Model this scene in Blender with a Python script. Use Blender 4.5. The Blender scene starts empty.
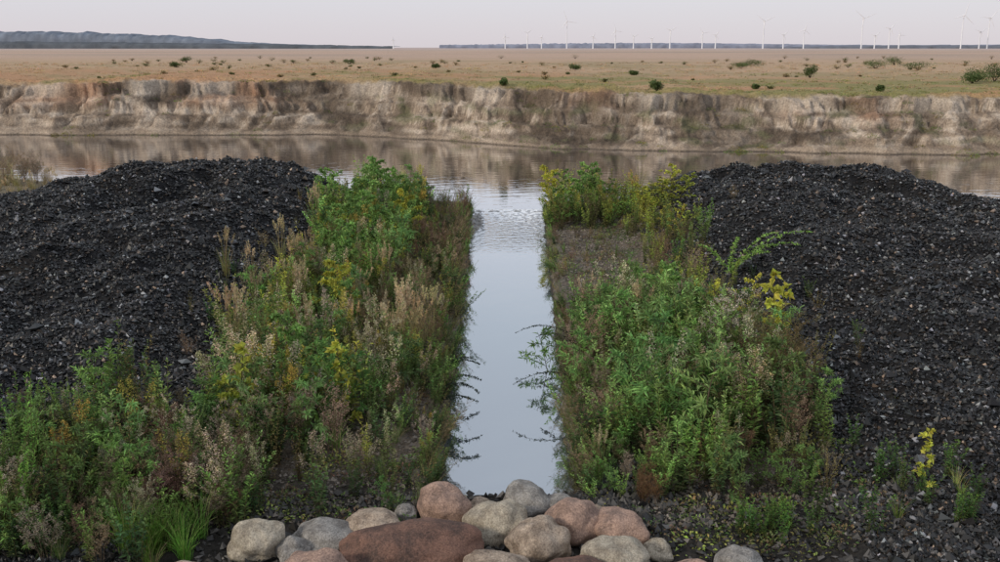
import bpy, math, numpy as np
rng=np.random.default_rng(7)
sc=bpy.context.scene
# ---------------------------------------------------------------- helpers
def ss(a,b,x):
    t=np.clip((x-a)/(b-a),0,1); return t*t*(3-2*t)
_A=np.arange(65536)/65536.0*2*np.pi;_C=np.cos(_A);_S=np.sin(_A)
def perlin(x,y,seed=0):
    x,y=np.broadcast_arrays(np.asarray(x,float),np.asarray(y,float))
    ix=np.floor(x).astype(np.int64);iy=np.floor(y).astype(np.int64)
    fx=x-ix;fy=y-iy
    u=fx*fx*fx*(fx*(fx*6-15)+10);v=fy*fy*fy*(fy*(fy*6-15)+10)
    def d(i,j):
        h=((ix+i)*374761393+(iy+j)*668265263+seed*974634777)&0xffffffff
        h=((h^(h>>13))*1274126177)&0xffffffff
        h=(h^(h>>16))&0xffff
        return _C[h]*(fx-i)+_S[h]*(fy-j)
    a=d(0,0)*(1-u)+d(1,0)*u; b=d(0,1)*(1-u)+d(1,1)*u
    return (a*(1-v)+b*v)*1.5
def fbm(x,y,seed=0,o=4):
    s=0;a=1;t=0
    for i in range(o):
        s=s+a*perlin(np.asarray(x)*2**i,np.asarray(y)*2**i,seed+i*17);t+=a;a*=.5
    return s/t*1.3
def nrm(v): return v/np.maximum(np.linalg.norm(v,axis=-1,keepdims=True),1e-9)
def build(name,V,F,C=None,mat=None,smooth=False):
    V=np.asarray(V,np.float32);F=np.asarray(F,np.int32);k=F.shape[1]
    me=bpy.data.meshes.new(name)
    me.vertices.add(len(V));me.vertices.foreach_set('co',V.ravel())
    me.loops.add(F.size);me.loops.foreach_set('vertex_index',F.ravel())
    me.polygons.add(len(F));me.polygons.foreach_set('loop_start',np.arange(len(F),dtype=np.int32)*k)
    me.update(calc_edges=True)
    me.polygons.foreach_set('use_smooth',np.full(len(F),smooth))
    if C is not None:
        a=me.color_attributes.new('Col','FLOAT_COLOR','POINT')
        cc=np.ones((len(V),4),np.float32);cc[:,:3]=C;a.data.foreach_set('color',cc.ravel())
    if mat: me.materials.append(mat)
    ob=bpy.data.objects.new(name,me);sc.collection.objects.link(ob)
    return ob
def quads(name,Q,C,mat):
    n=len(Q);return build(name,Q.reshape(-1,3),np.arange(n*4).reshape(n,4),np.repeat(np.clip(C,0,1),4,axis=0),mat)

# ---------------------------------------------------------------- materials
def newmat(name):
    m=bpy.data.materials.new(name);m.use_nodes=True
    return m,m.node_tree,m.node_tree.nodes,m.node_tree.links
def mat_attr(name,rough=.85,bump=((30,.3,.02),),nscale=8,namp=.5,spec=.3):
    m,t,N,L=newmat(name);b=N['Principled BSDF']
    b.inputs['Roughness'].default_value=rough;b.inputs['Specular IOR Level'].default_value=spec
    at=N.new('ShaderNodeAttribute');at.attribute_name='Col'
    if namp<=0:
        L.new(at.outputs['Color'],b.inputs['Base Color']);return m
    co=N.new('ShaderNodeNewGeometry')
    n=N.new('ShaderNodeTexNoise');n.inputs['Scale'].default_value=nscale;n.inputs['Detail'].default_value=4;n.inputs['Roughness'].default_value=.7
    L.new(co.outputs['Position'],n.inputs['Vector'])
    mr=N.new('ShaderNodeMapRange');mr.inputs['From Min'].default_value=.3;mr.inputs['From Max'].default_value=.7
    mr.inputs['To Min'].default_value=1-namp;mr.inputs['To Max'].default_value=1+namp
    L.new(n.outputs['Fac'],mr.inputs['Value'])
    mx=N.new('ShaderNodeVectorMath');mx.operation='SCALE'
    L.new(at.outputs['Color'],mx.inputs[0]);L.new(mr.outputs[0],mx.inputs['Scale'])
    L.new(mx.outputs[0],b.inputs['Base Color'])
    prev=None
    for s,st,ds in bump:
        nn=N.new('ShaderNodeTexNoise');nn.inputs['Scale'].default_value=s;nn.inputs['Detail'].default_value=3
        L.new(co.outputs['Position'],nn.inputs['Vector'])
        bp=N.new('ShaderNodeBump');bp.inputs['Strength'].default_value=st;bp.inputs['Distance'].default_value=ds
        L.new(nn.outputs['Fac'],bp.inputs['Height'])
        if prev: L.new(prev.outputs[0],bp.inputs['Normal'])
        prev=bp
    if prev: L.new(prev.outputs[0],b.inputs['Normal'])
    return m
M_ground=mat_attr('ground_soil',bump=((3,.7,.2),(18,.8,.06)),nscale=9,namp=.4,spec=.12)
M_stone=mat_attr('slag_stone',rough=.42,bump=(),namp=0,spec=.4)
M_conc=mat_attr('mossy_concrete',bump=((12,.8,.04),(70,.6,.01)),nscale=5,namp=.6)
M_dist=mat_attr('hazed_woodland',bump=(),nscale=.02,namp=.25,spec=0)
M_turb=mat_attr('white_turbine_paint',rough=.5,bump=(),nscale=.05,namp=.03)
def mat_leaf(name,tr=.33):
    m,t,N,L=newmat(name);b=N['Principled BSDF'];out=N['Material Output']
    at=N.new('ShaderNodeAttribute');at.attribute_name='Col'
    b.inputs['Roughness'].default_value=.55;b.inputs['Specular IOR Level'].default_value=.25
    co=N.new('ShaderNodeNewGeometry')
    n=N.new('ShaderNodeTexNoise');n.inputs['Scale'].default_value=25;n.inputs['Detail'].default_value=0
    L.new(co.outputs['Position'],n.inputs['Vector'])
    mr=N.new('ShaderNodeMapRange');mr.inputs['From Min'].default_value=.3;mr.inputs['From Max'].default_value=.7
    mr.inputs['To Min'].default_value=.75;mr.inputs['To Max'].default_value=1.25
    L.new(n.outputs['Fac'],mr.inputs['Value'])
    mx=N.new('ShaderNodeVectorMath');mx.operation='SCALE'
    L.new(at.outputs['Color'],mx.inputs[0]);L.new(mr.outputs[0],mx.inputs['Scale'])
    L.new(mx.outputs[0],b.inputs['Base Color'])
    tl=N.new('ShaderNodeBsdfTranslucent');L.new(mx.outputs[0],tl.inputs['Color'])
    ms=N.new('ShaderNodeMixShader');ms.inputs[0].default_value=tr
    L.new(b.outputs[0],ms.inputs[1]);L.new(tl.outputs[0],ms.inputs[2]);L.new(ms.outputs[0],out.inputs['Surface'])
    return m
M_leaf=mat_leaf('leaf')
def mat_water(name,deep,fmin,fmax,waves,rough=.02,foam=None):
    m,t,N,L=newmat(name);out=N['Material Output'];N.remove(N['Principled BSDF'])
    df=N.new('ShaderNodeBsdfDiffuse');df.inputs['Color'].default_value=(*deep,1)
    gl=N.new('ShaderNodeBsdfGlossy');gl.inputs['Roughness'].default_value=rough;gl.inputs['Color'].default_value=(.97,.98,1,1)
    fr=N.new('ShaderNodeFresnel');fr.inputs['IOR'].default_value=1.33
    mr=N.new('ShaderNodeMapRange');mr.inputs['From Min'].default_value=.02;mr.inputs['From Max'].default_value=.4
    mr.inputs['To Min'].default_value=fmin;mr.inputs['To Max'].default_value=fmax
    L.new(fr.outputs[0],mr.inputs['Value'])
    ms=N.new('ShaderNodeMixShader');L.new(mr.outputs[0],ms.inputs[0]);L.new(df.outputs[0],ms.inputs[1]);L.new(gl.outputs[0],ms.inputs[2])
    geo=N.new('ShaderNodeNewGeometry');prev=None
    sp=N.new('ShaderNodeSeparateXYZ');L.new(geo.outputs['Position'],sp.inputs[0])
    def yr(y0,y1,a,b):
        r=N.new('ShaderNodeMapRange');r.inputs['From Min'].default_value=y0;r.inputs['From Max'].default_value=y1
        r.inputs['To Min'].default_value=a;r.inputs['To Max'].default_value=b;L.new(sp.outputs['Y'],r.inputs['Value']);return r
    def nz(sx,sy,det=3):
        mp=N.new('ShaderNodeMapping');mp.inputs['Scale'].default_value=(sx,sy,1);L.new(geo.outputs['Position'],mp.inputs['Vector'])
        nn=N.new('ShaderNodeTexNoise');nn.inputs['Scale'].default_value=1;nn.inputs['Detail'].default_value=det;L.new(mp.outputs[0],nn.inputs['Vector']);return nn
    for sx,sy,st,ds,y0,y1 in waves:
        nn=nz(sx,sy)
        bp=N.new('ShaderNodeBump');bp.inputs['Distance'].default_value=ds
        if y0 is None: bp.inputs['Strength'].default_value=st
        else: L.new(yr(y0,y1,0,st).outputs[0],bp.inputs['Strength'])
        L.new(nn.outputs['Fac'],bp.inputs['Height'])
        if prev: L.new(prev.outputs[0],bp.inputs['Normal'])
        prev=bp
    L.new(prev.outputs[0],gl.inputs['Normal'])
    if foam:
        nn=nz(7,4,6);a=yr(foam[0],foam[1],-.30,.07);ad=N.new('ShaderNodeMath');ad.operation='ADD';L.new(nn.outputs['Fac'],ad.inputs[0]);L.new(a.outputs[0],ad.inputs[1])
        r=N.new('ShaderNodeMapRange');r.inputs['From Min'].default_value=.50;r.inputs['From Max'].default_value=.58;r.inputs['To Max'].default_value=.9;L.new(ad.outputs[0],r.inputs['Value'])
        fd=N.new('ShaderNodeBsdfDiffuse');fd.inputs['Color'].default_value=(.9,.92,.95,1)
        m2=N.new('ShaderNodeMixShader');L.new(r.outputs[0],m2.inputs[0]);L.new(ms.outputs[0],m2.inputs[1]);L.new(fd.outputs[0],m2.inputs[2]);ms=m2
    L.new(ms.outputs[0],out.inputs['Surface'])
    return m
M_lake=mat_water('lake_water',(.05,.036,.025),.45,.86,((.8,2.0,.35,.03,None,None),))
M_chan=mat_water('channel_water',(.10,.12,.125),.46,.92,((1.5,1.0,.5,.008,None,None),(7,3.5,.35,.008,None,None),(6,5,1.0,.16,23,29)),foam=(22,30))

# ---------------------------------------------------------------- terrain
def W(y): return .78+(np.clip(y,8,36)-10)/20*.34
def shore(x):
    x=np.asarray(x,float)
    return 68.6-10.5*ss(-14,8,x)-2.6*ss(8,30,x)+1.1*fbm(x*.12,3.,5,3)+.45*perlin(x*.7,1.,9)
def Hnear(x,y,cols):
    ax=np.abs(x);w=W(y)
    n1=fbm(x*.7,y*.7,1,3)
    z=.27+.05*n1
    sxl=ss(2.8,6.8,-x)*(1-.8*ss(8.5,17,-x))
    sxr=ss(2.5,5.6,x)*(1-.75*ss(9,15,x))
    sy=(.22+.78*ss(8,25,y))*(1-ss(26.6,33,y))
    md=(1.62*sxl+1.46*sxr)
    mm=np.clip(md/1.5,0,1)
    wx=x+.8*fbm(x*.3,y*.3,19,2);wy=y+.8*fbm(x*.3,y*.3,20,2)
    rid=(1-np.abs(perlin(wx*.30+wy*.12,wy*.22-wx*.1,21))*2.4)
    rid2=(1-np.abs(perlin(wx*.8-wy*.4,wy*.5+wx*.3,22))*2.2)
    z=z+md*sy+mm*(.30*rid+.18*rid2+.12*fbm(x*.5,y*.5,31,3)-.25)*(.35+.65*sy)
    z=z+mm*.07*perlin(x*2.3,y*2.3,41)+mm*.04*perlin(x*6,y*6,42)+.015*perlin(x*14,y*14,43)
    f=ss(29.8,37.5,y+.8*perlin(x*.3,y*.1,8));z=z*(1-f)-1.9*f
    bed=(1-ss(w+.05,w+.16,ax))*ss(9.7,10.1,y)*(1-ss(34,36,y))
    z=z*(1-bed)+bed*np.minimum(z,-.4-.8*ss(30.5,34,y))
    bar=-.12+.2*np.exp(-((x+1.0)/.34)**2)*np.exp(-((y-28.0)/2.0)**2)+.03*perlin(x*5,y*5,44)
    z=np.where((y>25)&(y<31)&(ax<w+.1)&(x<0),np.maximum(z,bar),z)
    spit=-1.9+1.35*np.exp(-((x+27)/9.5)**4)*np.exp(-((y-42)/4.6)**2)+.06*n1
    z=np.where((y>34)&(x<-8),np.maximum(z,spit),z)
    if not cols: return z,None
    C=np.zeros(x.shape+(3,))
    def lay(col,m):
        nonlocal C
        m=np.clip(m,0,1)[...,None];C=C*(1-m)+np.array(col)*m
    lay((.12,.095,.072),np.ones_like(x))
    lay((.20,.165,.13),ss(0,.4,perlin(x*4,y*4,61)+.2)*.6)
    lay((.07,.085,.035),ss(.1,.5,fbm(x*.9,y*.9,62,3)))
    mk=ss(3.2,3.9,ax+.5*fbm(x*.6,y*.6,63,3))
    lay((.015,.015,.016),mk)
    lay((.030,.029,.029),mk*ss(.1,.5,perlin(x*9,y*9,64))*.7)
    lay((.030,.024,.019),mk*ss(.0,.5,fbm(x*.35,y*.8,65,3))*.5)
    lay((.03,.027,.024),(1-ss(9.5,11,y)))
    lay((.32,.30,.28),((y>25)&(y<31)&(x<0)&(ax<w+.1)).astype(float))
    lay((.2,.17,.12),ss(36,38,y)*(x<-8))
    return z,C
def Hfar(x,y,cols):
    sh=shore(x);d=y-sh
    wxx=x+2.0*fbm(x*.15,y*.25,58,3)
    var=ss(-.3,.4,perlin(x*.06,4.,60))
    gul=((1-np.abs(perlin(wxx*.17+y*.05,y*.06,51))*2.4)*(.5+.6*var)+(1-np.abs(perlin(wxx*.5-y*.22,y*.14,52))*2.2)*(.3+.4*(1-var))
      +(1-np.abs(perlin(wxx*1.5-y*.3,y*.35,59))*2.2)*.26+(1-np.abs(perlin(wxx*3.2,y*.7,67))*2.2)*.10+fbm(x*.3,y*.45,53,5)*.9)
    act=ss(-.2,1.8,d)*(1-ss(6.2,9.2,d))
    d2=d+gul*act*.9-.25
    top=2.72-.5*ss(-12,20,x)+.38*fbm(x*.10,2.,54,3)
    k=np.interp(d2,[-6,-1.5,0,.4,1.4,2.0,2.9,3.2,4.1,4.5,5.3,7.2],[-.3,-.12,0,.06,.17,.32,.40,.57,.70,.92,.98,1.0])
    zf=-1.02+k*(top+1.02)
    st=np.sin(zf*13+perlin(x*.2,y*.2,55)*3)*.05*act
    zf=zf+st+.22*act*fbm(x*.9,y*1.2,56,5)+.07*act*perlin(x*4,y*4,66)+.05*fbm(x*.5,y*.5,57,3)*ss(5,8,d)
    zf=zf+ss(20,110,d)*(2.45-top)
    if not cols: return zf,None
    C=np.zeros(x.shape+(3,))
    def lay(col,m):
        nonlocal C
        m=np.clip(m,0,1)[...,None];C=C*(1-m)+np.array(col)*m
    u1=fbm(x*.12,y*.12,71,4);u2=fbm(wxx*.9,zf*2.6,72,4);u3=fbm(x*.08,y*.08,73,3);u4=fbm(x*.25,zf*.6,78,4)
    C[...]=(.37,.285,.21)
    cl=act
    wv=fbm(x*.12,zf*.3,79,3)
    band=.5+.5*np.sin(zf*8+4.5*wv);b2=.5+.5*np.sin(zf*23+7*wv+3*u4)
    lay((.52,.42,.33),cl*ss(-.1,.35,u4)*.85)
    lay((.19,.135,.095),cl*band**2*.7*ss(-.35,.15,u1+.1))
    lay((.13,.095,.07),cl*b2**3*.6*ss(-.3,.25,-u4+.15))
    lay((.13,.095,.07),cl*ss(.0,.3,u2)*.7)
    lay((.60,.50,.40),cl*ss(.05,.4,-u2)*.75)
    lay((.40,.21,.12),cl*ss(.0,.3,u1)*ss(.4,.8,k)*.65)
    lay((.06,.045,.035),cl*ss(.10,.35,fbm(x*.14+3,zf*.6,74,4))*.75)
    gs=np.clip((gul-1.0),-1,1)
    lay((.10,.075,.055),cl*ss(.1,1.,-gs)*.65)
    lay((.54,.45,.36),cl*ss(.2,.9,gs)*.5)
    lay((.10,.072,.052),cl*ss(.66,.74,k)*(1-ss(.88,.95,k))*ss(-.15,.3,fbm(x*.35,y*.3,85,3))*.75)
    lay((.12,.13,.06),cl*ss(.12,.4,fbm(x*.5,zf*1.5,75,5))*.5*ss(-16,-8,x)*(1-ss(.6,.9,k)))
    lay((.11,.085,.065),(1-ss(-.98,-.90,zf)))
    lay((.55,.46,.37),act*ss(.6,.8,k)*(1-ss(.93,.99,k))*ss(-.1,.3,perlin(x*.25,0.,77))*.6)
    pl=ss(4.5,5.6,d2)
    lay((.44,.29,.165),pl)
    lay((.29,.22,.105),pl*ss(-.1,.3,fbm(x*.35,y*.2,81,4))*.6)
    lay((.21,.21,.075),pl*ss(-.25,.3,u3+.4*ss(-8,20,x)-.35*ss(-5,-30,x))*(1-ss(22,60,d))*.75)
    lay((.47,.25,.14),pl*ss(.0,.35,fbm(x*.1,y*.12,82,4)+.2*ss(-4,-20,x))*(1-ss(40,90,d))*.65)
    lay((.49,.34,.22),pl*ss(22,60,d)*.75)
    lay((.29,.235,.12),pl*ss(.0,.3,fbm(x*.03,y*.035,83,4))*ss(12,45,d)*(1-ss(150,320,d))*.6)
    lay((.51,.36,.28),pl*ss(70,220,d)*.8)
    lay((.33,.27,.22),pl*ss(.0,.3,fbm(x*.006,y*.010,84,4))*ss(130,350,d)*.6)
    lay((.47,.38,.35),pl*ss(400,1500,d)*.8)  # far heath turns paler and pinker, distance haze mixed into its colour
    return zf,C
def H(x,y,cols=False):
    x,y=np.broadcast_arrays(np.asarray(x,float),np.asarray(y,float));shp=x.shape
    x=x.ravel();y=y.ravel();z=np.zeros(len(x));C=np.zeros((len(x),3)) if cols else None
    far=y>48
    for m,fn in ((~far,Hnear),(far,Hfar)):
        if m.any():
            a,c=fn(x[m],y[m],cols);z[m]=a
            if cols:C[m]=c
    z=z.reshape(shp)
    return (z,C.reshape(shp+(3,))) if cols else z
rows=np.concatenate([np.geomspace(2.0,36,400),np.linspace(36.2,53,36),np.linspace(53.08,77,290),np.geomspace(77.4,9000,150)])
um=np.concatenate([-np.geomspace(3.5,.72,22),np.linspace(-.70,.70,980),np.geomspace(.72,3.5,22)])
Y,U=np.meshgrid(rows,um,indexing='ij');X=U*Y
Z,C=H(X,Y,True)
def gridfaces(s):
    i=np.arange(s[0]*s[1]).reshape(s);return np.stack([i[:-1,:-1],i[:-1,1:],i[1:,1:],i[1:,:-1]],-1).reshape(-1,4)
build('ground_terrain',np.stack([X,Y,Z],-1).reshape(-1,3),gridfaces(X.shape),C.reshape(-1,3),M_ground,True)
xs=np.linspace(-150,150,31);ys=np.linspace(31,82,9)
Yy,Xx=np.meshgrid(ys,xs,indexing='ij')
build('lake_water',np.stack([Xx,Yy,np.full_like(Xx,-1.0)],-1).reshape(-1,3),gridfaces(Yy.shape),None,M_lake,True)
ys=np.linspace(9.6,35,160);us=np.linspace(-1,1,14)
Yy,Uu=np.meshgrid(ys,us,indexing='ij');Xx=Uu*(W(Yy)+.05)
build('channel_water',np.stack([Xx,Yy,-1.03*ss(30.4,34.5,Yy)],-1).reshape(-1,3),gridfaces(Yy.shape),None,M_chan,True)
for s in (-1,1):
    ys=np.linspace(9.5,31.5,700);prof=np.array([(0.0,-.5),(0,.0),(0.0,.08),(.01,.15),(.04,.21),(.1,.24),(.17,.25),(.24,.26),(.30,.22),(.30,-.5)])
    Yy,Pi=np.meshgrid(ys,np.arange(len(prof)),indexing='ij')
    px=prof[Pi,0];pz=prof[Pi,1]
    nn=fbm(Yy*1.6+s*9,Pi*.5,90,4);n2=perlin(Yy*7,Pi*.8,91+s)
    Xx=s*(W(Yy)+px+.08*nn*(pz>-.1)+.03*n2);Zz=pz+.06*nn*(pz>.05)+.025*n2-.5*ss(30.5,31.5,Yy)
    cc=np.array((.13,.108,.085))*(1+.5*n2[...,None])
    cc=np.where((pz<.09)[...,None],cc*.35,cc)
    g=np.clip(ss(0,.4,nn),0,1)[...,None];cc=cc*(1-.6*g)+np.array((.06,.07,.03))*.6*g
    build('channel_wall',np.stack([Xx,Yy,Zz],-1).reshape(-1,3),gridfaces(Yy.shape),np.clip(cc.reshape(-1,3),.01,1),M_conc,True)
xs=np.linspace(-1.25,1.25,160);pr=[(29.95,-.3),(29.97,-.02),(30.02,.0),(30.2,.005),(30.3,-.02),(30.35,-.4)]
Xx,Pi=np.meshgrid(xs,np.arange(len(pr)),indexing='ij');pa=np.array(pr)
n2=fbm(Xx*3,Pi*.5,95,3);cc=np.array((.24,.235,.23))*(1+.5*n2[...,None])
build('concrete_sill',np.stack([Xx,pa[Pi,0]+.05*n2,pa[Pi,1]+.05*n2*(pa[Pi,1]>-.1)-.01],-1).reshape(-1,3),gridfaces(Xx.shape),np.clip(cc.reshape(-1,3),.01,1),M_conc,True)

# ---------------------------------------------------------------- stones
OV=np.array([(1,0,0),(-1,0,0),(0,1,0),(0,-1,0),(0,0,1),(0,0,-1)],float)
OF=np.array([(0,2,4),(2,1,4),(1,3,4),(3,0,4),(2,0,5),(1,2,5),(3,1,5),(0,3,5)])
def stones(name,x,y,r,col,sink=.2,zoff=None):
    n=len(x);z=H(x,y) if zoff is None else zoff
    V=OV[None]*(1+.35*rng.normal(size=(n,6,1)).clip(-1,1))+.28*rng.normal(size=(n,6,3))
    a=rng.uniform(0,6.28,n);ca,sa=np.cos(a)[:,None],np.sin(a)[:,None]
    V[...,2]*=.85
    vx=V[...,0]*ca-V[...,1]*sa;vy=V[...,0]*sa+V[...,1]*ca
    V=np.stack([vx,vy,V[...,2]],-1)*r[:,None,None]
    V=V+np.stack([x,y,z+r*sink],-1)[:,None]
    F=(OF[None]+6*np.arange(n)[:,None,None]).reshape(-1,3)
    return build(name,V.reshape(-1,3),F,np.repeat(np.clip(col,0,1),6,axis=0),M_stone)
def slagcol(n):
    b=.007+.022*rng.random(n)**1.5
    lt=rng.random(n);b=np.where(lt>.85,.045+.09*rng.random(n),b);b=np.where(lt>.968,.16+.24*rng.random(n),b)
    tint=np.array((.98,.99,1.02))+rng.normal(size=(n,3))*.03
    br=(rng.random(n)<.2)[:,None];tint=np.where(br,np.array((1.35,.98,.72)),tint)
    return b[:,None]*tint
for s in (-1,1):
    n=112000
    y=8+21*rng.random(n)**1.25;x=s*(3.1+(.60*y-.5)*rng.random(n))
    keep=np.abs(x)+.5*fbm(x*.6,y*.6,63,3)>3.45;x=x[keep];y=y[keep];n=len(x)
    r=.009+.021*rng.random(n)**2.2+.0007*y
    big=rng.random(n)<.010;r=np.where(big,r*2.1,r)
    stones('slag_gravel_mound',x,y,r,slagcol(n),.35)
n=30000;y=9+20.5*rng.random(n)**1.1;s=np.where(rng.random(n)<.55,1,-1);x=s*(W(y)+.25+2.8*rng.random(n))
c=(.06+.13*rng.random(n))[:,None]*np.array((1.2,1,.82));stones('gravel',x,y,.012+.022*rng.random(n)**2,c)
n=1600;x=rng.normal(1.05,.36,n);y=rng.normal(9.85,.45,n);k=(x>.55)&((y<10.3)|(x>.75));x=x[k];y=y[k];n=len(x);c=(.025+.09*rng.random(n)**2)[:,None]*np.array((1.05,.98,.9))
stones('rubble_stones',x,y,.025+.045*rng.random(n)**2,c,.3,np.maximum(H(x,y),.0))
n=3500;x=rng.uniform(-3,4.6,n);y=rng.uniform(7.0,9.8,n);c=(.02+.10*rng.random(n)**2.5)[:,None]*np.array((1.08,.98,.9))
stones('rubble_stones',x,y,.018+.035*rng.random(n)**2,c,.3)
n=220;x=-1.05+.25*rng.normal(size=n).clip(-1,1.4);y=26.5+3.6*rng.random(n)
stones('sill_cobbles',x,y,.02+.05*rng.random(n),(.2+.25*rng.random(n))[:,None]*np.array((1,.97,.95)),0,np.maximum(H(x,y),-.02))

# ---------------------------------------------------------------- boulders
def mat_boulder(i,col,col2):
    m,t,N,L=newmat('granite_%d'%i);b=N['Principled BSDF'];b.inputs['Roughness'].default_value=.75;b.inputs['Specular IOR Level'].default_value=.25
    tc=N.new('ShaderNodeTexCoord')
    n1=N.new('ShaderNodeTexNoise');n1.inputs['Scale'].default_value=3.2;n1.inputs['Detail'].default_value=9;n1.inputs['Roughness'].default_value=.72
    n2=N.new('ShaderNodeTexNoise');n2.inputs['Scale'].default_value=55;n2.inputs['Detail'].default_value=4;n2.inputs['Roughness'].default_value=.85
    for q in (n1,n2): L.new(tc.outputs['Object'],q.inputs['Vector'])
    r=N.new('ShaderNodeValToRGB');r.color_ramp.elements[0].position=.40;r.color_ramp.elements[1].position=.56
    r.color_ramp.elements[0].color=(*col2,1);r.color_ramp.elements[1].color=(*col,1);L.new(n1.outputs['Fac'],r.inputs[0])
    mr=N.new('ShaderNodeMapRange');mr.inputs['From Min'].default_value=.35;mr.inputs['From Max'].default_value=.65;mr.inputs['To Min'].default_value=.5;mr.inputs['To Max'].default_value=1.4
    L.new(n2.outputs['Fac'],mr.inputs['Value'])
    s=N.new('ShaderNodeVectorMath');s.operation='SCALE';L.new(r.outputs[0],s.inputs[0]);L.new(mr.outputs[0],s.inputs['Scale']);L.new(s.outputs[0],b.inputs['Base Color'])
    bp=N.new('ShaderNodeBump');bp.inputs['Strength'].default_value=.4;bp.inputs['Distance'].default_value=.006;L.new(n2.outputs['Fac'],bp.inputs['Height'])
    b2=N.new('ShaderNodeBump');b2.inputs['Strength'].default_value=.7;b2.inputs['Distance'].default_value=.06;L.new(n1.outputs['Fac'],b2.inputs['Height']);L.new(b2.outputs[0],bp.inputs['Normal'])
    L.new(bp.outputs[0],b.inputs['Normal']);return m
BM=[mat_boulder(0,(.44,.35,.27),(.21,.16,.12)),mat_boulder(1,(.42,.28,.215),(.22,.15,.12)),mat_boulder(2,(.33,.31,.285),(.17,.155,.14)),mat_boulder(3,(.20,.11,.08),(.085,.055,.045)),mat_boulder(4,(.47,.41,.32),(.25,.21,.16))]
import bmesh
from mathutils import noise as mn, Vector
bl=[(-2.39,8.45,.27,.22,4),(-2.03,8.35,.17,.13,2),(-1.80,8.6,.33,.16,2),(-1.33,8.75,.30,.18,0),(-.86,8.3,.68,.26,3),(-.66,9.2,.26,.25,1),
(-.12,8.85,.31,.24,4),(.2,9.38,.27,.2,2),(.55,9.3,.18,.13,2),(.31,8.45,.31,.24,0),(.66,8.85,.29,.26,1),(1.10,8.8,.31,.22,1),(1.0,8.15,.34,.22,4),(2.13,8.15,.22,.15,2),
(-.1,7.95,.33,.16,0),(-2.9,7.7,.3,.2,0),(1.7,7.6,.35,.25,1),(-1.75,7.8,.35,.25,1),(.55,7.7,.4,.2,3),(-1.05,9.2,.12,.09,2),(1.45,8.45,.14,.10,4),(.93,9.3,.10,.08,0),(-.3,9.42,.11,.08,0)]
for k,(x,y,r,h,mi) in enumerate(bl):
    bm=bmesh.new();bmesh.ops.create_icosphere(bm,subdivisions=5,radius=1)
    big=k==4
    for v in bm.verts:
        p=v.co.copy();o=Vector((k*7.3,k*3.1,1))
        f=1+(.16 if big else .24)*mn.noise(p*.9+o)+.13*mn.noise(p*1.9+o)+.05*mn.noise(p*3.6+o)+.015*mn.noise(p*8+o)
        q=p*f
        v.co=Vector((q.x*r,q.y*r*(.6 if big else .85),q.z*h*1.05))
    me=bpy.data.meshes.new('boulder');bm.to_mesh(me);bm.free()
    for p in me.polygons:p.use_smooth=True
    me.materials.append(BM[mi]);ob=bpy.data.objects.new('boulder',me);sc.collection.objects.link(ob)
    t=.05 if big else .15
    ob.location=(x,y,float(H(x,y))+h*.5);ob.rotation_euler=(rng.uniform(-t,t),rng.uniform(-t,t),rng.uniform(-4*t,4*t))

# ---------------------------------------------------------------- plants
UPV=np.array((0,0,1.))
LS=1.15
def leaves(P,D,L,Wd,col,droop=.15,fold=.15):
    n=len(P);D=nrm(D);up=nrm(UPV+rng.normal(size=(n,3))*.45)
    S=nrm(np.cross(D,up));Nn=np.cross(S,D);L=np.broadcast_to(L,(n,))[:,None]*LS;Wd=np.broadcast_to(Wd,(n,))[:,None]*LS
    mid=P+D*L*.45
    Q=np.stack([P,mid+S*Wd*.5+Nn*Wd*fold,P+D*L-UPV*L*droop,mid-S*Wd*.5+Nn*Wd*fold],1)
    return Q,col
def ribbon(P,w0,w1,col,cross=True):
    P=np.asarray(P);k=len(P);w=np.linspace(w0,w1,k)[:,None]
    T=nrm(np.gradient(P,axis=0));a=rng.normal(size=3);S=nrm(np.cross(T,a));out=[]
    for s in ([S,np.cross(T,S)] if cross else [S]):
        A=P-s*w*.5;B=P+s*w*.5
        out.append(np.stack([A[:-1],B[:-1],B[1:],A[1:]],1))
    Q=np.concatenate(out);return Q,np.tile(np.array(col,float),(len(Q),1))
def cvar(base,n,v=.18,h=.06):
    c=np.array(base,float)[None]*(1+rng.normal(size=(n,1))*v)*(1+rng.normal(size=(n,3))*h);return np.clip(c,.004,1)
def join(parts): return np.concatenate([p[0] for p in parts]),np.concatenate([p[1] for p in parts])
def stemcurve(b,h,lean,k=7,wob=.03):
    t=np.linspace(0,1,k)[:,None]
    return b+UPV*h*t*(1-.12*np.linalg.norm(lean)*t)+lean*h*t**1.7+np.cumsum(rng.normal(size=(k,3))*wob*h/k*np.array((1,1,.3)),axis=0)
def samp(P,t):
    k=len(P)-1;f=np.clip(t,0,.9999)*k;i=f.astype(int);f=(f-i)[:,None];return P[i]*(1-f)+P[i+1]*f
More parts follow.
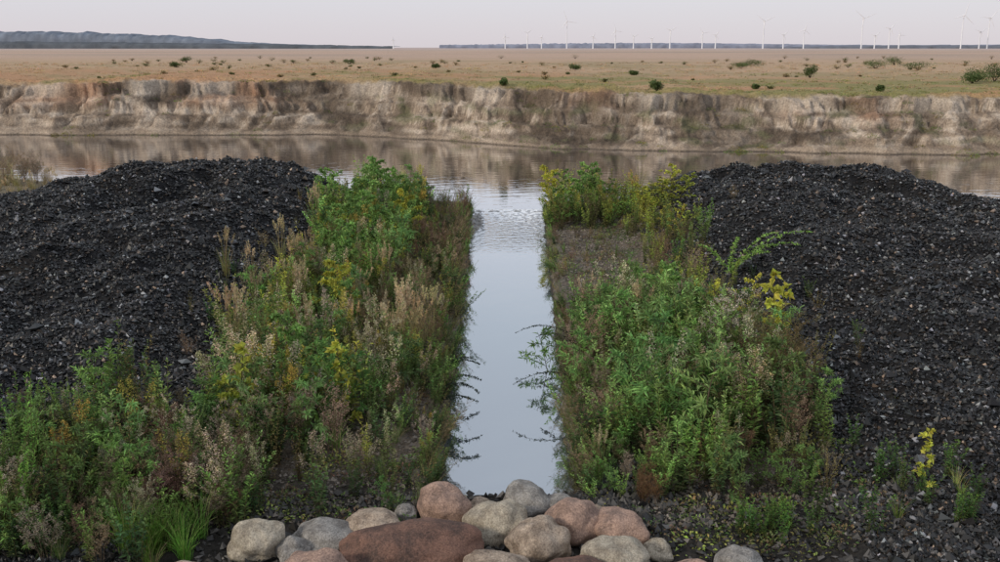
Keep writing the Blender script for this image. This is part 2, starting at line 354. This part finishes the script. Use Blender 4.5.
def herb(h=1,nst=5,nl=36,L=.09,Wd=.022,col=(.07,.12,.035),top=None,spread=.12,lean=.2,up=.5,low=(.11,.10,.05),t0=.08,fl=None):
    ps=[]
    for s in range(nst):
        a=rng.uniform(0,6.28);b=np.array((math.cos(a),math.sin(a),0))*spread*rng.random()
        ln=np.array((math.cos(a),math.sin(a),0))*lean*rng.random()+rng.normal(size=3)*np.array((.06,.06,0))
        hh=h*rng.uniform(.6,1.08);P=stemcurve(b,hh,ln)
        ps.append(ribbon(P,.009,.003,(.14,.11,.06)))
        n=int(nl*rng.uniform(.8,1.2));t=t0+(1-t0)*rng.random(n)**.8;p=samp(P,t)
        az=np.arange(n)*2.4+rng.normal(size=n)*.4
        D=np.stack([np.cos(az),np.sin(az),up+.5*(t-.4)+rng.normal(size=n)*.25],1)
        c=cvar(col,n)*(1+rng.normal()*.12)
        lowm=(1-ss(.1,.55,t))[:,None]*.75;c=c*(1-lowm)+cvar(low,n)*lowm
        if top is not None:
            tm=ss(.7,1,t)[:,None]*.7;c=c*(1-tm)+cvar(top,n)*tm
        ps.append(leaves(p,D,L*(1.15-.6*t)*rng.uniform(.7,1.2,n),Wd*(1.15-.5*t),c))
        if fl is not None:
            m=100;tt=rng.random(m)**.7;p=samp(P,.72+.29*tt)
            rad=.11*h*(1-tt*.75);az=rng.uniform(0,6.28,m)
            p=p+np.stack([np.cos(az)*rad*rng.random(m),np.sin(az)*rad*rng.random(m),rng.normal(size=m)*.02+.02],1)
            ps.append(leaves(p,rng.normal(size=(m,3))+UPV*.3,.018*rng.uniform(.6,1.5,m),.012,cvar(fl,m,.25)))
    return join(ps)
def shrub(h=1.3,nb=10,nl=30,L=.06,Wd=.025,col=(.07,.12,.035),spread=.5,bark=(.12,.09,.06),droop=.15,lean0=.15):
    ps=[];cc=np.array(col)
    P=stemcurve(np.zeros(3),h,rng.normal(size=3)*np.array((lean0,lean0,0)),9,.05);ps.append(ribbon(P,.018,.005,bark))
    for k in range(nb):
        t=.12+.85*(k+rng.random())/nb;b=samp(P,np.array([t]))[0];a=k*2.4+rng.normal()*.4;l=spread*(1.15-.75*t)*rng.uniform(.7,1.2)
        d=np.array((math.cos(a),math.sin(a),.75+rng.normal()*.2));B=b+nrm(d)*l*np.linspace(0,1,6)[:,None]-UPV*.25*l*(np.linspace(0,1,6)[:,None])**2
        ps.append(ribbon(B,.007,.002,bark));n=nl
        tt=rng.random(n)**.7;p=samp(B,tt)+rng.normal(size=(n,3))*.03*l
        D=nrm(d)*.6+rng.normal(size=(n,3))*.7
        br=rng.normal()*.15
        ps.append(leaves(p,D,L*rng.uniform(.6,1.2,n),Wd*rng.uniform(.8,1.2,n),cvar(cc*(1+br),n),droop))
    return join(ps)
def grass(n=60,h=.6,wd=.007,col=(.10,.15,.05),arch=.5,spread=.08,dry=.2,plume=0,straw=(.46,.36,.20)):
    ps=[]
    for i in range(n):
        a=rng.uniform(0,6.28);d=np.array((math.cos(a),math.sin(a),0));hh=h*rng.uniform(.5,1.1);ar=arch*rng.uniform(.2,1.1)
        t=np.linspace(0,1,5)[:,None];P=d*spread*rng.random()+UPV*hh*(t-.45*ar*t**2.5)+d*hh*ar*t**1.8
        c=straw if rng.random()<dry else col
        ps.append(ribbon(P,wd,wd*.25,np.array(c)*rng.uniform(.75,1.25),False))
    for i in range(plume):
        a=rng.uniform(0,6.28);P=stemcurve(np.array((math.cos(a),math.sin(a),0))*spread*rng.random(),h*1.6*rng.uniform(.8,1.1),rng.normal(size=3)*np.array((.1,.1,0)))
        ps.append(ribbon(P,.006,.003,straw));m=45;tt=rng.random(m);p=samp(P,.78+.22*tt)+rng.normal(size=(m,3))*.014*(1-tt[:,None]*.6)
        ps.append(leaves(p,UPV+rng.normal(size=(m,3))*.35,.045,.009,cvar((.56,.45,.27),m)))
    return join(ps)
def wisp(h=.8,nst=7,col=(.13,.085,.055),bits=(.2,.14,.09),dens=22,lean=.35,bl=.25):
    ps=[]
    for s in range(nst):
        a=rng.uniform(0,6.28);d=np.array((math.cos(a),math.sin(a),0));hh=h*rng.uniform(.6,1.05)
        P=stemcurve(d*.06,hh,d*lean*rng.random(),7,.06);ps.append(ribbon(P,.008,.003,col))
        for k in range(9):
            t=rng.uniform(.3,1);b=samp(P,np.array([t]))[0];aa=rng.uniform(0,6.28);dd=nrm(np.array((math.cos(aa),math.sin(aa),1.0)))
            B=b+dd*bl*h*(1.2-.7*t)*np.linspace(0,1,4)[:,None];ps.append(ribbon(B,.005,.002,col,False))
            m=dens;p=samp(B,.3+.7*rng.random(m))+rng.normal(size=(m,3))*.012
            ps.append(leaves(p,dd+rng.normal(size=(m,3))*.6,.020*rng.uniform(.5,1.4,m),.008,cvar(bits,m,.25)))
    return join(ps)
def cover(r=.2,n=70,h=.12,L=.035,Wd=.016,col=(.06,.09,.03)):
    a=rng.uniform(0,6.28,n);q=np.sqrt(rng.random(n));p=np.stack([np.cos(a)*q*r,np.sin(a)*q*r,h*rng.random(n)*(1.1-q)],1)
    return leaves(p,np.stack([np.cos(a),np.sin(a),rng.uniform(.2,1.2,n)],1)+rng.normal(size=(n,3))*.4,L*rng.uniform(.6,1.3,n),Wd,cvar(col,n,.25,.1))
K=5
GR=(.155,.245,.06);FR=(.27,.44,.12);YG=(.50,.49,.08);OL=(.27,.25,.085);DG=(.065,.125,.042)
T={
'goldenrod':[herb(1,6,46,.10,.022,GR,FR,lean=.25) for _ in range(K)],
'goldenrod_seed':[herb(1,5,34,.09,.02,(.18,.22,.07),None,lean=.25,fl=(.50,.425,.29)) for _ in range(K)],
'goldfl':[herb(1,5,36,.09,.02,(.2,.26,.06),(.4,.36,.08),lean=.2,fl=(.54,.44,.10)) for _ in range(K)],
'fresh':[herb(1,5,60,.08,.024,FR,(.36,.55,.18),lean=.3,up=.5) for _ in range(K)],
'yellowg':[herb(1,5,46,.09,.026,(.36,.42,.09),YG,lean=.3) for _ in range(K)],
'olive':[herb(1,7,40,.06,.016,OL,(.29,.235,.09),lean=.35,low=(.13,.09,.05)) for _ in range(K)],
'dark':[herb(1,6,50,.09,.03,DG,GR,lean=.35,up=.3,low=(.05,.055,.03)) for _ in range(K)],
'reddish':[wisp(1,8,(.15,.095,.065),(.24,.15,.095),26) for _ in range(K)],
'brown':[wisp(1,8,(.21,.155,.10),(.32,.245,.155),26) for _ in range(K)],
'pale':[wisp(1,7,(.26,.2,.13),(.53,.46,.33),34) for _ in range(K)],
'willow':[shrub(1,12,44,.085,.016,(.2,.33,.10),.5) for _ in range(K)],
'birch':[shrub(1,12,38,.05,.032,(.2,.33,.08),.45) for _ in range(K)],
'birchy':[shrub(1,12,34,.05,.034,(.44,.46,.08),.42) for _ in range(K)],
'feather':[herb(1,7,90,.045,.008,(.17,.27,.08),(.25,.37,.11),lean=.35,up=.8) for _ in range(K)],
'grass':[grass(60,.6,.008,(.2,.3,.08)) for _ in range(K)],
'straw':[grass(45,.6,.008,(.27,.31,.10),.35,dry=.5,plume=8) for _ in range(K)],
'drygrass':[grass(40,.35,.008,(.30,.27,.12),.5,dry=.6,plume=2,straw=(.46,.34,.18)) for _ in range(K)],
'cover':[cover(col=(.14,.20,.06)) for _ in range(K)],
'coverb':[cover(col=(.20,.14,.08)) for _ in range(K)],
'covery':[cover(col=(.30,.32,.09)) for _ in range(K)],
}
class Mass:
    def __init__(s): s.it=[]
    def add(s,key,x,y,sc_=1,tint=None,z=None,sq=1,tilt=None): s.it.append((key,x,y,sc_,tint,z,sq,tilt))
    def done(s,name):
        if not s.it: return
        zs=H(np.array([i[1] for i in s.it]),np.array([i[2] for i in s.it]));q_=[];c_=[]
        for (key,x,y,sc_,tint,z,sq,tilt),zz in zip(s.it,zs):
            Q,C=T[key][rng.integers(K)];a=rng.uniform(0,6.28)
            R=np.array([[math.cos(a),-math.sin(a),0],[math.sin(a),math.cos(a),0],[0,0,1]])
            if tilt is not None: R=np.array([[1,0,tilt[0]],[0,1,tilt[1]],[0,0,1-.3*(tilt[0]**2+tilt[1]**2)]])@R
            q_.append((Q*sc_*np.array((sq,sq,1)))@R.T+np.array((x,y,zz-.02 if z is None else z)))
            t=rng.uniform(.6,1.32)*(1+rng.normal(size=3)*.06)
            c_.append(C*t*(1 if tint is None else np.array(tint)))
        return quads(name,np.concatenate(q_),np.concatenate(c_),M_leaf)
def pick(d):
    k=list(d);p=np.array([d[i] for i in k],float);return k[rng.choice(len(k),p=p/p.sum())]
ML=Mass();MR=Mass();MC=Mass()
n=1900;yy=8.6+21*rng.random(n);s_=rng.choice((-1,1),n);xx=s_*(W(yy)+.12+rng.random(n)*3.1);nf=fbm(xx*.8,yy*.8,201,3)
for i in range(n):
    dens=1 if s_[i]<0 else (.28 if 15.5<yy[i]<25.5 else .9)
    if nf[i]+rng.random()*.8<.5-dens*.5: continue
    MC.add(pick({'cover':4,'coverb':3,'covery':1.2}),xx[i],yy[i],rng.uniform(.6,1.4))
for i in range(930):
    y=9.2+20.3*rng.random();e=rng.random();inner=W(y)+.14;outer=4.2+.35*math.sin(y*.9)+(1.2 if y<11.5 else 0)
    x=-(inner+(outer-inner)*e)
    if y>20:
        if e>.42: k=pick({'goldenrod':3,'fresh':2.4,'willow':1.8,'yellowg':1.8,'birch':1.2,'goldenrod_seed':1,'goldfl':1,'feather':1,'straw':.6});h=rng.uniform(.75,1.35)
        else: k=pick({'olive':4,'reddish':1.5,'brown':1.8,'goldenrod':1.8,'dark':1,'yellowg':.8});h=rng.uniform(.4,.85)
    elif y>14:
        if e>.45: k=pick({'goldenrod':2.6,'goldenrod_seed':1.8,'willow':1.4,'yellowg':1.6,'olive':1.2,'straw':1.2,'fresh':1.2,'goldfl':1.3,'brown':.5,'feather':1});h=rng.uniform(.65,1.2)
        else: k=pick({'olive':3,'brown':1.6,'reddish':.7,'goldenrod':2.2,'grass':1.2,'straw':1,'dark':1.6,'goldenrod_seed':1,'yellowg':.6});h=rng.uniform(.4,.85)
    else:
        k=pick({'goldenrod':3.2,'goldenrod_seed':2.3,'dark':2.8,'willow':1.4,'yellowg':1,'olive':1.8,'pale':.7,'brown':.8,'grass':1,'fresh':1.4,'goldfl':1,'feather':2});h=rng.uniform(.5,1.25)*(1-.4*(e<.2))
        if y<10.6: h*=.8
    ML.add(k,x,y,h,tilt=(.15*(e<.15)*rng.random(),0))
for i in range(250):
    x=-rng.uniform(2.6,5.8);y=rng.uniform(8.1,10.8)
    if x>-3.2 and y<8.9: continue
    k=pick({'brown':1.6,'reddish':.8,'goldenrod':2.6,'feather':3,'dark':2.4,'pale':.7,'grass':2,'olive':1.2,'willow':.8,'fresh':.6})
    ML.add(k,x,y,rng.uniform(.4,.9),tilt=(rng.uniform(-.2,.3),0))
for i in range(18): ML.add('brown' if i%3 else 'reddish',rng.uniform(-4.2,-3.0),rng.uniform(8.8,9.8),rng.uniform(.6,.85),tint=(.78,.72,.78),tilt=(rng.uniform(.2,.7),rng.uniform(-.1,.2)))
for (x,y,h) in [(-5.0,9.3,1.35),(-4.8,8.7,1.25),(-4.6,9.0,1.0),(-5.2,8.6,1.3),(-4.3,8.5,.8),(-5.4,10,1.2),(-4.9,10.3,1.1),(-4.75,8.4,1.0),(-5.1,9.0,1.1)]: ML.add('feather',x,y,h,tint=(1.1,1.2,.9))
for i in range(16): ML.add('grass',rng.uniform(-3.7,-3.0),rng.uniform(8.2,8.8),rng.uniform(.7,1),tint=(.8,1.1,.7))
for (x,y,h) in [(-3.15,11.5,1.35),(-3.4,11.3,1.2),(-2.9,11.7,1.2),(-3.3,11.8,1.3),(-2.9,9.3,.85),(-2.6,9.4,.8),(-3.1,9.0,.75),(-1.6,10.0,.7),(-1.35,10.2,.6)]: ML.add('goldenrod_seed',x,y,h,tint=(1.1,1.1,1.1))
for i in range(14): ML.add('straw',-1.55+rng.normal()*.18,14.6+rng.normal()*.7,rng.uniform(.85,1.2))
for i in range(10): ML.add('straw',-4.0+rng.normal()*.5,18+rng.normal()*2,rng.uniform(.7,1.1))
for i in range(350):
    y=9.6+6.6*rng.random();e=rng.random();x=W(y)+.15+e*(3.1-.22*abs(y-12))
    m=1-abs(e-.5)*1.0
    k=pick({'fresh':3.4 if e<.7 else 1.4,'goldenrod':2.8,'goldenrod_seed':1.2,'dark':2,'willow':2,'olive':1.6,'brown':.8,'reddish':.8 if e>.7 else .3,'pale':.4,'feather':1.6,'straw':.5})
    h=(.42+.9*m)*rng.uniform(.55,1.2)
    if y<10.5: h*=.62
    MR.add(k,x,y,h)
for (x,y,h) in [(2.75,11.2,1.3),(2.9,11.4,1.25),(2.6,11.5,1.2),(3.05,11.2,1.05),(2.8,11.0,1.1)]: MR.add('goldenrod_seed',x,y,h,tint=(1.15,1.1,1.05))
for (x,y,h) in [(3.6,12.3,1.25),(3.75,12.6,1.15),(3.5,12.0,1.1),(3.9,12.1,.9),(3.4,12.8,1.2)]: MR.add('brown',x,y,h,tint=(.62,.66,.48))
for i in range(38): MR.add('fresh' if i%4 else 'willow',2.2+rng.normal()*.5,13.6+rng.normal()*.9,rng.uniform(.9,1.4))
for i in range(12): MR.add('dark',2.6+rng.normal()*.25,8.95+rng.normal()*.2,rng.uniform(.35,.55),tint=(1.4,1.4,1))
for i in range(20): MR.add('dark' if i%3 else 'grass',4.1+rng.normal()*.5,9.3+rng.normal()*.45,rng.uniform(.3,.6),tint=(1.2,1.25,1))
for i in range(8): MR.add('brown',1.5+rng.normal()*.15,9.7+rng.normal()*.15,rng.uniform(.3,.45),tint=(.8,.6,.5))
for i in range(20): MR.add(pick({'dark':1.4,'fresh':.6,'olive':1,'brown':.6}),.98+rng.normal()*.12,10.4+rng.normal()*.4,rng.uniform(.4,.6),tilt=(-.35,0))
for i in range(150):
    y=rng.uniform(15.5,25.5);x=W(y)+.15+rng.random()*2.6
    if fbm(x*.5,y*.5,210,2)<-.05: continue
    MR.add(pick({'brown':1.2,'olive':2,'reddish':.8,'goldenrod':1.2,'drygrass':1,'covery':1}),x,y,rng.uniform(.2,.45))
for i in range(120):
    y=rng.uniform(15,26);x=3.3+rng.normal()*.4+.3*(y>20)
    MR.add(pick({'olive':2,'yellowg':2.5,'goldenrod':2,'birchy':1,'brown':1}),x,y,rng.uniform(.4,.9))
for i in range(105):
    y=rng.uniform(25.4,29.2);x=W(y)+.1+rng.random()*2.7
    MR.add(pick({'goldenrod':2,'birch':1.6,'yellowg':2.6,'olive':2.4,'fresh':1,'brown':.6,'goldfl':1}),x,y,rng.uniform(.6,1.3)*(1.1 if x<2.6 else .9))
for (x,y,h) in [(3.9,24.5,.95),(4.2,25,1.0),(3.6,25.2,.9),(4.3,24.2,.8)]: MR.add('birchy',x,y,h,tint=(.95,.95,.8),sq=1.5)
for (x,y,h) in [(2.6,28,1.3),(2.9,28.2,1.35),(2.3,28.5,1.3)]: MR.add('yellowg',x,y,h)
for i in range(540):
    y=9.8+19.7*rng.random()**1.2;s=rng.choice((-1,1));x=s*(W(y)+rng.uniform(.0,.22))
    (ML if s<0 else MR).add(pick({'olive':2,'dark':1.8,'grass':1.4,'brown':1,'cover':2,'goldenrod':1.4,'fresh':.5}),x,y,rng.uniform(.28,.6)*(1 if s<0 or y<15 else .62),z=.2,tilt=(-s*rng.uniform(.1,.6),0))
ML.done('weed_thicket');MR.done('weed_thicket');MC.done('ground_cover_plants')
def spray(base,dirv,l,col,sag=.25,n=60,L=.055,Wd=.014,name='arching_branch'):
    t=np.linspace(0,1,9)[:,None];d=nrm(np.array(dirv,float));P=np.array(base)+d*l*t+UPV*(.35*l*t-(.35+sag)*l*t**2)
    ps=[ribbon(P,.008,.002,(.05,.035,.025))]
    tt=rng.random(n);p=samp(P,tt);a=rng.choice((-1,1),n);s=np.cross(d,UPV)
    ps.append(leaves(p,d*.5+s*a[:,None]*.8+rng.normal(size=(n,3))*.3,L*rng.uniform(.7,1.2,n)*(1.1-.5*tt),Wd,cvar(col,n)))
    Q,C=join(ps);return quads(name,Q,C,M_leaf)
for b,d,l in [((1.05,15.4,.4),(-1,.1,.25),.95),((1.0,15.1,.4),(-1,.5,.2),.6),((1.0,13.2,.4),(-1,-.15,.2),.95),((1.0,13.0,.4),(-1,.3,.15),.55),((-.95,13.0,.4),(1,.1,.3),.6),((-.95,12.4,.35),(1,-.2,.3),.6),((-.9,13.8,.4),(1,.2,.2),.5),((-.9,12.7,.45),(1,-.5,.3),.6),((-.95,13.4,.5),(1,.0,.5),.55)]:
    spray(b,d,l,(.035,.05,.03),n=150,L=.05)
for a,l in ((-.3,1.5),(.2,1.9),(.7,1.5),(1.3,1.0),(2.2,.9),(-.9,1.0),(.4,1.2)):
    spray((4.1,17.6,float(H(4.1,17.6))+.15),(math.cos(a),math.sin(a)*.6,.7),l,(.26,.42,.10),.2,110,.08,.03,'locust_sapling')
def single(name,Q,C,x,y,s):
    return quads(name,Q*s+np.array((x,y,float(H(x,y))-.02)),C,M_leaf)
for (x,y,h) in [(-3.2,10.9,1.4),(-2.05,11.6,1.25),(-2.4,11.9,.9),(3.75,13.2,1.5),(3.9,13.5,1.25),(4.35,9.4,.75),(-3.25,10.8,1.0)]:
    Q,C=shrub(1,11,12,.075,.05,(.50,.50,.08) if x>-2.3 else (.44,.46,.08),.15,lean0=.05)
    single('yellow_poplar_sapling',Q,C,x,y,h)
for (x,y,h) in [(-3.3,22.5,1.5),(-3.6,24.5,1.7),(-2.9,25.5,1.6),(-4.0,21,1.4),(-2.6,12.2,1.35),(1.9,27.5,1.6),(1.4,27.8,1.5),(2.4,14.6,1.5),(-3.9,26.3,1.6),(-2.5,24,1.3),(-3.3,18.5,1.4),(-2.9,16,1.3),(-3.4,26.8,1.6),(-4.3,24,1.3)]:
    Q,C=shrub(1,16,60,.06,.026,(.22,.36,.10) if rng.random()<.65 else YG,.42);single('birch_sapling',Q,C,x,y,h)
MS=Mass()
for i in range(60):
    s=rng.choice((-1,1));y=rng.uniform(9,24);x=s*rng.uniform(3.9,5.2)
    MS.add(pick({'olive':2,'dark':1,'brown':1,'cover':2}),x,y,rng.uniform(.2,.5))
MS.done('sparse_weeds')
MX=Mass();xx=-rng.uniform(17,40,700);yy=rng.normal(41.5,2.2,700);zz=H(xx,yy)
for i in range(700):
    if zz[i]>-.96: MX.add(pick({'drygrass':5,'brown':1}),xx[i],yy[i],rng.uniform(.8,1.5))
for i in range(12): MX.add('olive',-19.3+rng.normal()*.5,39.5+rng.normal()*.5,.6)
MX.done('shore_reeds')
MP=Mass()
T['tuft']=[cover(.5,20,.22,.18,.08,(.50,.35,.20)) for _ in range(K)]
T['tuftg']=[cover(.5,20,.22,.18,.08,(.29,.29,.10)) for _ in range(K)]
n=4200;yy=60+110*rng.random(n)**2;xx=rng.uniform(-.62,.62,n)*yy;ok=yy>shore(xx)+5.5;cc=fbm(xx*.08,yy*.08,73,3)+.4*ss(-8,20,xx)-.25
for i in range(n):
    if ok[i]: MP.add('tuftg' if cc[i]+rng.normal()*.25>.05 and yy[i]<105 else 'tuft',xx[i],yy[i],rng.uniform(.25,.65)*(1+(yy[i]-60)/200))
MP.done('heath_tufts')
def farbush(x,y,w,h,n=900,col=(.10,.14,.045)):
    ps=[]
    lob=[(rng.uniform(-.5,.5)*w*.7,rng.uniform(-.5,.5)*w*.5,rng.uniform(.35,.7)*h,rng.uniform(.25,.42)) for _ in range(8)]
    for lx,ly,lz,lr in lob:
        m=n//8;v=nrm(rng.normal(size=(m,3)))*(rng.random((m,1))**.4)*np.array((w*lr,w*lr,h*lr*.95))+np.array((lx,ly,lz))
        v[:,2]=np.abs(v[:,2]);c=cvar(np.array(col)*rng.uniform(.7,1.3),m,.25)
        ps.append(leaves(v,rng.normal(size=(m,3)),.10,.07,c))
        ps.append(ribbon(np.array([(0,0,0),(lx*.5,ly*.5,lz*.5),(lx,ly,lz)]),.05,.02,(.07,.05,.04)))
    Q,C=join(ps);return quads('shrub',Q+np.array((x,y,float(H(x,y))-.03)),C,M_leaf)
for a in [(9.6,64,.8,.75),(28.2,93,1.2,1.4),(38.5,82,2.2,1.3),(40.5,83,2.2,1.8),(42,84,2,1.5),(37.3,80,1.5,.9),(36.5,71,.9,.7),(46,125,3,1.3),(52,127,4,1.2),(30,128,3,1),(34,140,3,1.2),(-.3,66.5,.5,.5),(17.5,70,.5,.4),(-24,150,1.6,.9),(12,95,.8,.5),(-40,120,1.5,.8),(24,64,.5,.4),(8,120,1.4,.8),(58,150,3,1.6),(-8,110,.8,.5),(-55,170,2.5,1.2),(43.5,83,2.0,1.6)]:
    farbush(*a)
for i in range(110):
    y=rng.uniform(68,240);x=rng.uniform(-.45,.6)*y;s=rng.uniform(.3,1.0)*y/120
    farbush(x,y,s,s*.6,120,(.15,.16,.06) if rng.random()<.6 else (.26,.20,.09))
ME=Mass();T['bankg']=[cover(.6,70,.5,.14,.06,(.17,.22,.06)) for _ in range(K)]
n=800;xx=rng.uniform(-34,32,n);dd=rng.choice((.1,.4,2.0,3.2,4.6,5.0),n)+rng.normal(size=n)*.5;nf=fbm(xx*.25,dd*.5,301,3);sh=shore(xx)
for i in range(n):
    if nf[i]>.12-.06*(xx[i]>-5): ME.add('bankg',xx[i],sh[i]+dd[i],rng.uniform(.2,.6),tint=(1,1,1) if rng.random()<.6 else (1.5,1,.8))
ME.done('bank_vegetation')

# ---------------------------------------------------------------- distant woodland
def woodline(x0,x1,y,hf,col,seed,rg=1):  # col has the blue-grey distance haze mixed into the tree colour
    xs=np.arange(x0,x1,4.0);k=7
    h=hf(xs)*(1+.10*fbm(xs*.02,0.,seed,3)+.07*rg*perlin(xs*.09,2.,seed+2)+.1*(rg-1)*perlin(xs*.17,2.,seed+3))
    prof=[(0,0),(1,.55),(6,.85),(18,.97),(40,1.0),(90,1.0),(160,.9)]
    Yy=np.array([y+p[0]+4*perlin(xs*.05,p[0],seed) for p in prof])
    Zz=np.array([2.0+h*p[1]*(1+.06*perlin(xs*.12,i*3.3,seed+5)*(i>0)) for i,p in enumerate(prof)])
    Xx=np.tile(xs,(k,1))
    cc=np.array(col)*(1+.2*fbm(Xx*.03,Zz*.2,seed+9,3)[...,None])
    build('distant_tree_line',np.stack([Xx,Yy,Zz],-1).reshape(-1,3),gridfaces(Xx.shape),np.clip(cc.reshape(-1,3),0,1),M_dist,True)
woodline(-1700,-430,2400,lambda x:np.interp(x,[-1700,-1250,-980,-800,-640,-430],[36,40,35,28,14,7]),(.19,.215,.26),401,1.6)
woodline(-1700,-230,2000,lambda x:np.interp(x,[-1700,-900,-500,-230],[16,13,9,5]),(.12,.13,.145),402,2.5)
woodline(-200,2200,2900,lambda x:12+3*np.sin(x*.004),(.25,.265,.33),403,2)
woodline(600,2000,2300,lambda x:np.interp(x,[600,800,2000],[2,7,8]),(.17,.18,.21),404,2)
# ---------------------------------------------------------------- wind turbines
def turbine(px,hpx,dist):
    x=(px-508)/972*dist*.98;Ht=hpx/972*dist*.68;R=Ht*.42;z0=2.0;V=[];F=[]
    n=8
    def tube(a,b,r0,r1):
        a=np.array(a,float);b=np.array(b,float);d=nrm(b-a);s=nrm(np.cross(d,(0.3,1,.2)));t=np.cross(d,s);o=len(V)
        for p,r in ((a,r0),(b,r1)):
            for i in range(n):
                g=2*math.pi*i/n;V.append(p+s*r*math.cos(g)+t*r*math.sin(g))
        for i in range(n):F.append((o+i,o+(i+1)%n,o+n+(i+1)%n,o+n+i))
    e=bpy.data.objects.new('wind_turbine',None);sc.collection.objects.link(e);e.location=(x,dist,z0)
    def part(nm):
        nonlocal V,F
        ob=build(nm,np.array(V),np.array(F),np.tile((.84,.83,.85),(len(V),1)),M_turb,True);ob.parent=e;V=[];F=[]
    tube((0,0,0),(0,0,Ht),1.3,.75);part('tower')
    tube((0,-4,Ht+.6),(0,4,Ht+.6),1.3,1.1);tube((0,-5.5,Ht+.6),(0,-4,Ht+.6),.3,1.2);part('nacelle')
    a0=rng.uniform(0,2.09)
    for k in range(3):
        a=a0+k*2.0944;c=np.array((math.cos(a),0,math.sin(a)));h=np.array((0,-4.7,Ht+.6))
        tube(h,h+c*R*.25,.45,.8);tube(h+c*R*.25,h+c*R,.8,.15);part('blade_%d'%(k+1))
for px,hp in [(566,38),(505,17),(527,22),(541,16),(592,17),(614,25),(632,17),(668,25),(700,22),(713,19),(760,38),(780,19),(800,26),(857,42),(870,18),(884,28),(894,19),(955,46),(973,23),(981,42),(394,13),(650,14)]:
    turbine(px,hp,1960+rng.uniform(-100,30))

# ---------------------------------------------------------------- light
w=bpy.data.worlds.new('World');sc.world=w;w.use_nodes=True;N=w.node_tree.nodes;L=w.node_tree.links;N.clear()
out=N.new('ShaderNodeOutputWorld');bg1=N.new('ShaderNodeBackground');bg2=N.new('ShaderNodeBackground');add=N.new('ShaderNodeAddShader')
sky=N.new('ShaderNodeTexSky');sky.sky_type='NISHITA';sky.sun_disc=False;sky.sun_elevation=math.radians(26);sky.sun_rotation=math.radians(235)
L.new(sky.outputs[0],bg1.inputs[0]);bg1.inputs[1].default_value=.012
tc=N.new('ShaderNodeTexCoord');sp=N.new('ShaderNodeSeparateXYZ');L.new(tc.outputs['Generated'],sp.inputs[0])
cr=N.new('ShaderNodeValToRGB');L.new(sp.outputs['Z'],cr.inputs[0])
E=cr.color_ramp.elements;E[0].position=0;E[0].color=(.64,.59,.63,1);E[1].position=1;E[1].color=(.68,.70,.75,1)
for p,c in ((.05,(.655,.645,.70)),(.12,(.69,.69,.75)),(.28,(.58,.645,.73)),(.5,(.59,.65,.75))):
    q=E.new(p);q.color=(*c,1)
L.new(cr.outputs[0],bg2.inputs[0]);bg2.inputs[1].default_value=1.0
L.new(bg1.outputs[0],add.inputs[0]);L.new(bg2.outputs[0],add.inputs[1]);L.new(add.outputs[0],out.inputs[0])
sun=bpy.data.lights.new('sun','SUN');sun.energy=1.7;sun.angle=math.radians(9);sun.color=(1,.89,.73)
so=bpy.data.objects.new('sun',sun);sc.collection.objects.link(so);so.rotation_euler=(math.radians(64),0,math.radians(-58))
sc.view_settings.view_transform='Standard';sc.view_settings.look='None';sc.view_settings.exposure=0
cam=bpy.data.cameras.new('camera');cam.lens=35;cam.sensor_width=36;cam.clip_end=20000
co=bpy.data.objects.new('camera',cam);sc.collection.objects.link(co);co.location=(0,0,5);co.rotation_euler=(math.radians(90-13.5),0,math.radians(.47))
sc.camera=co
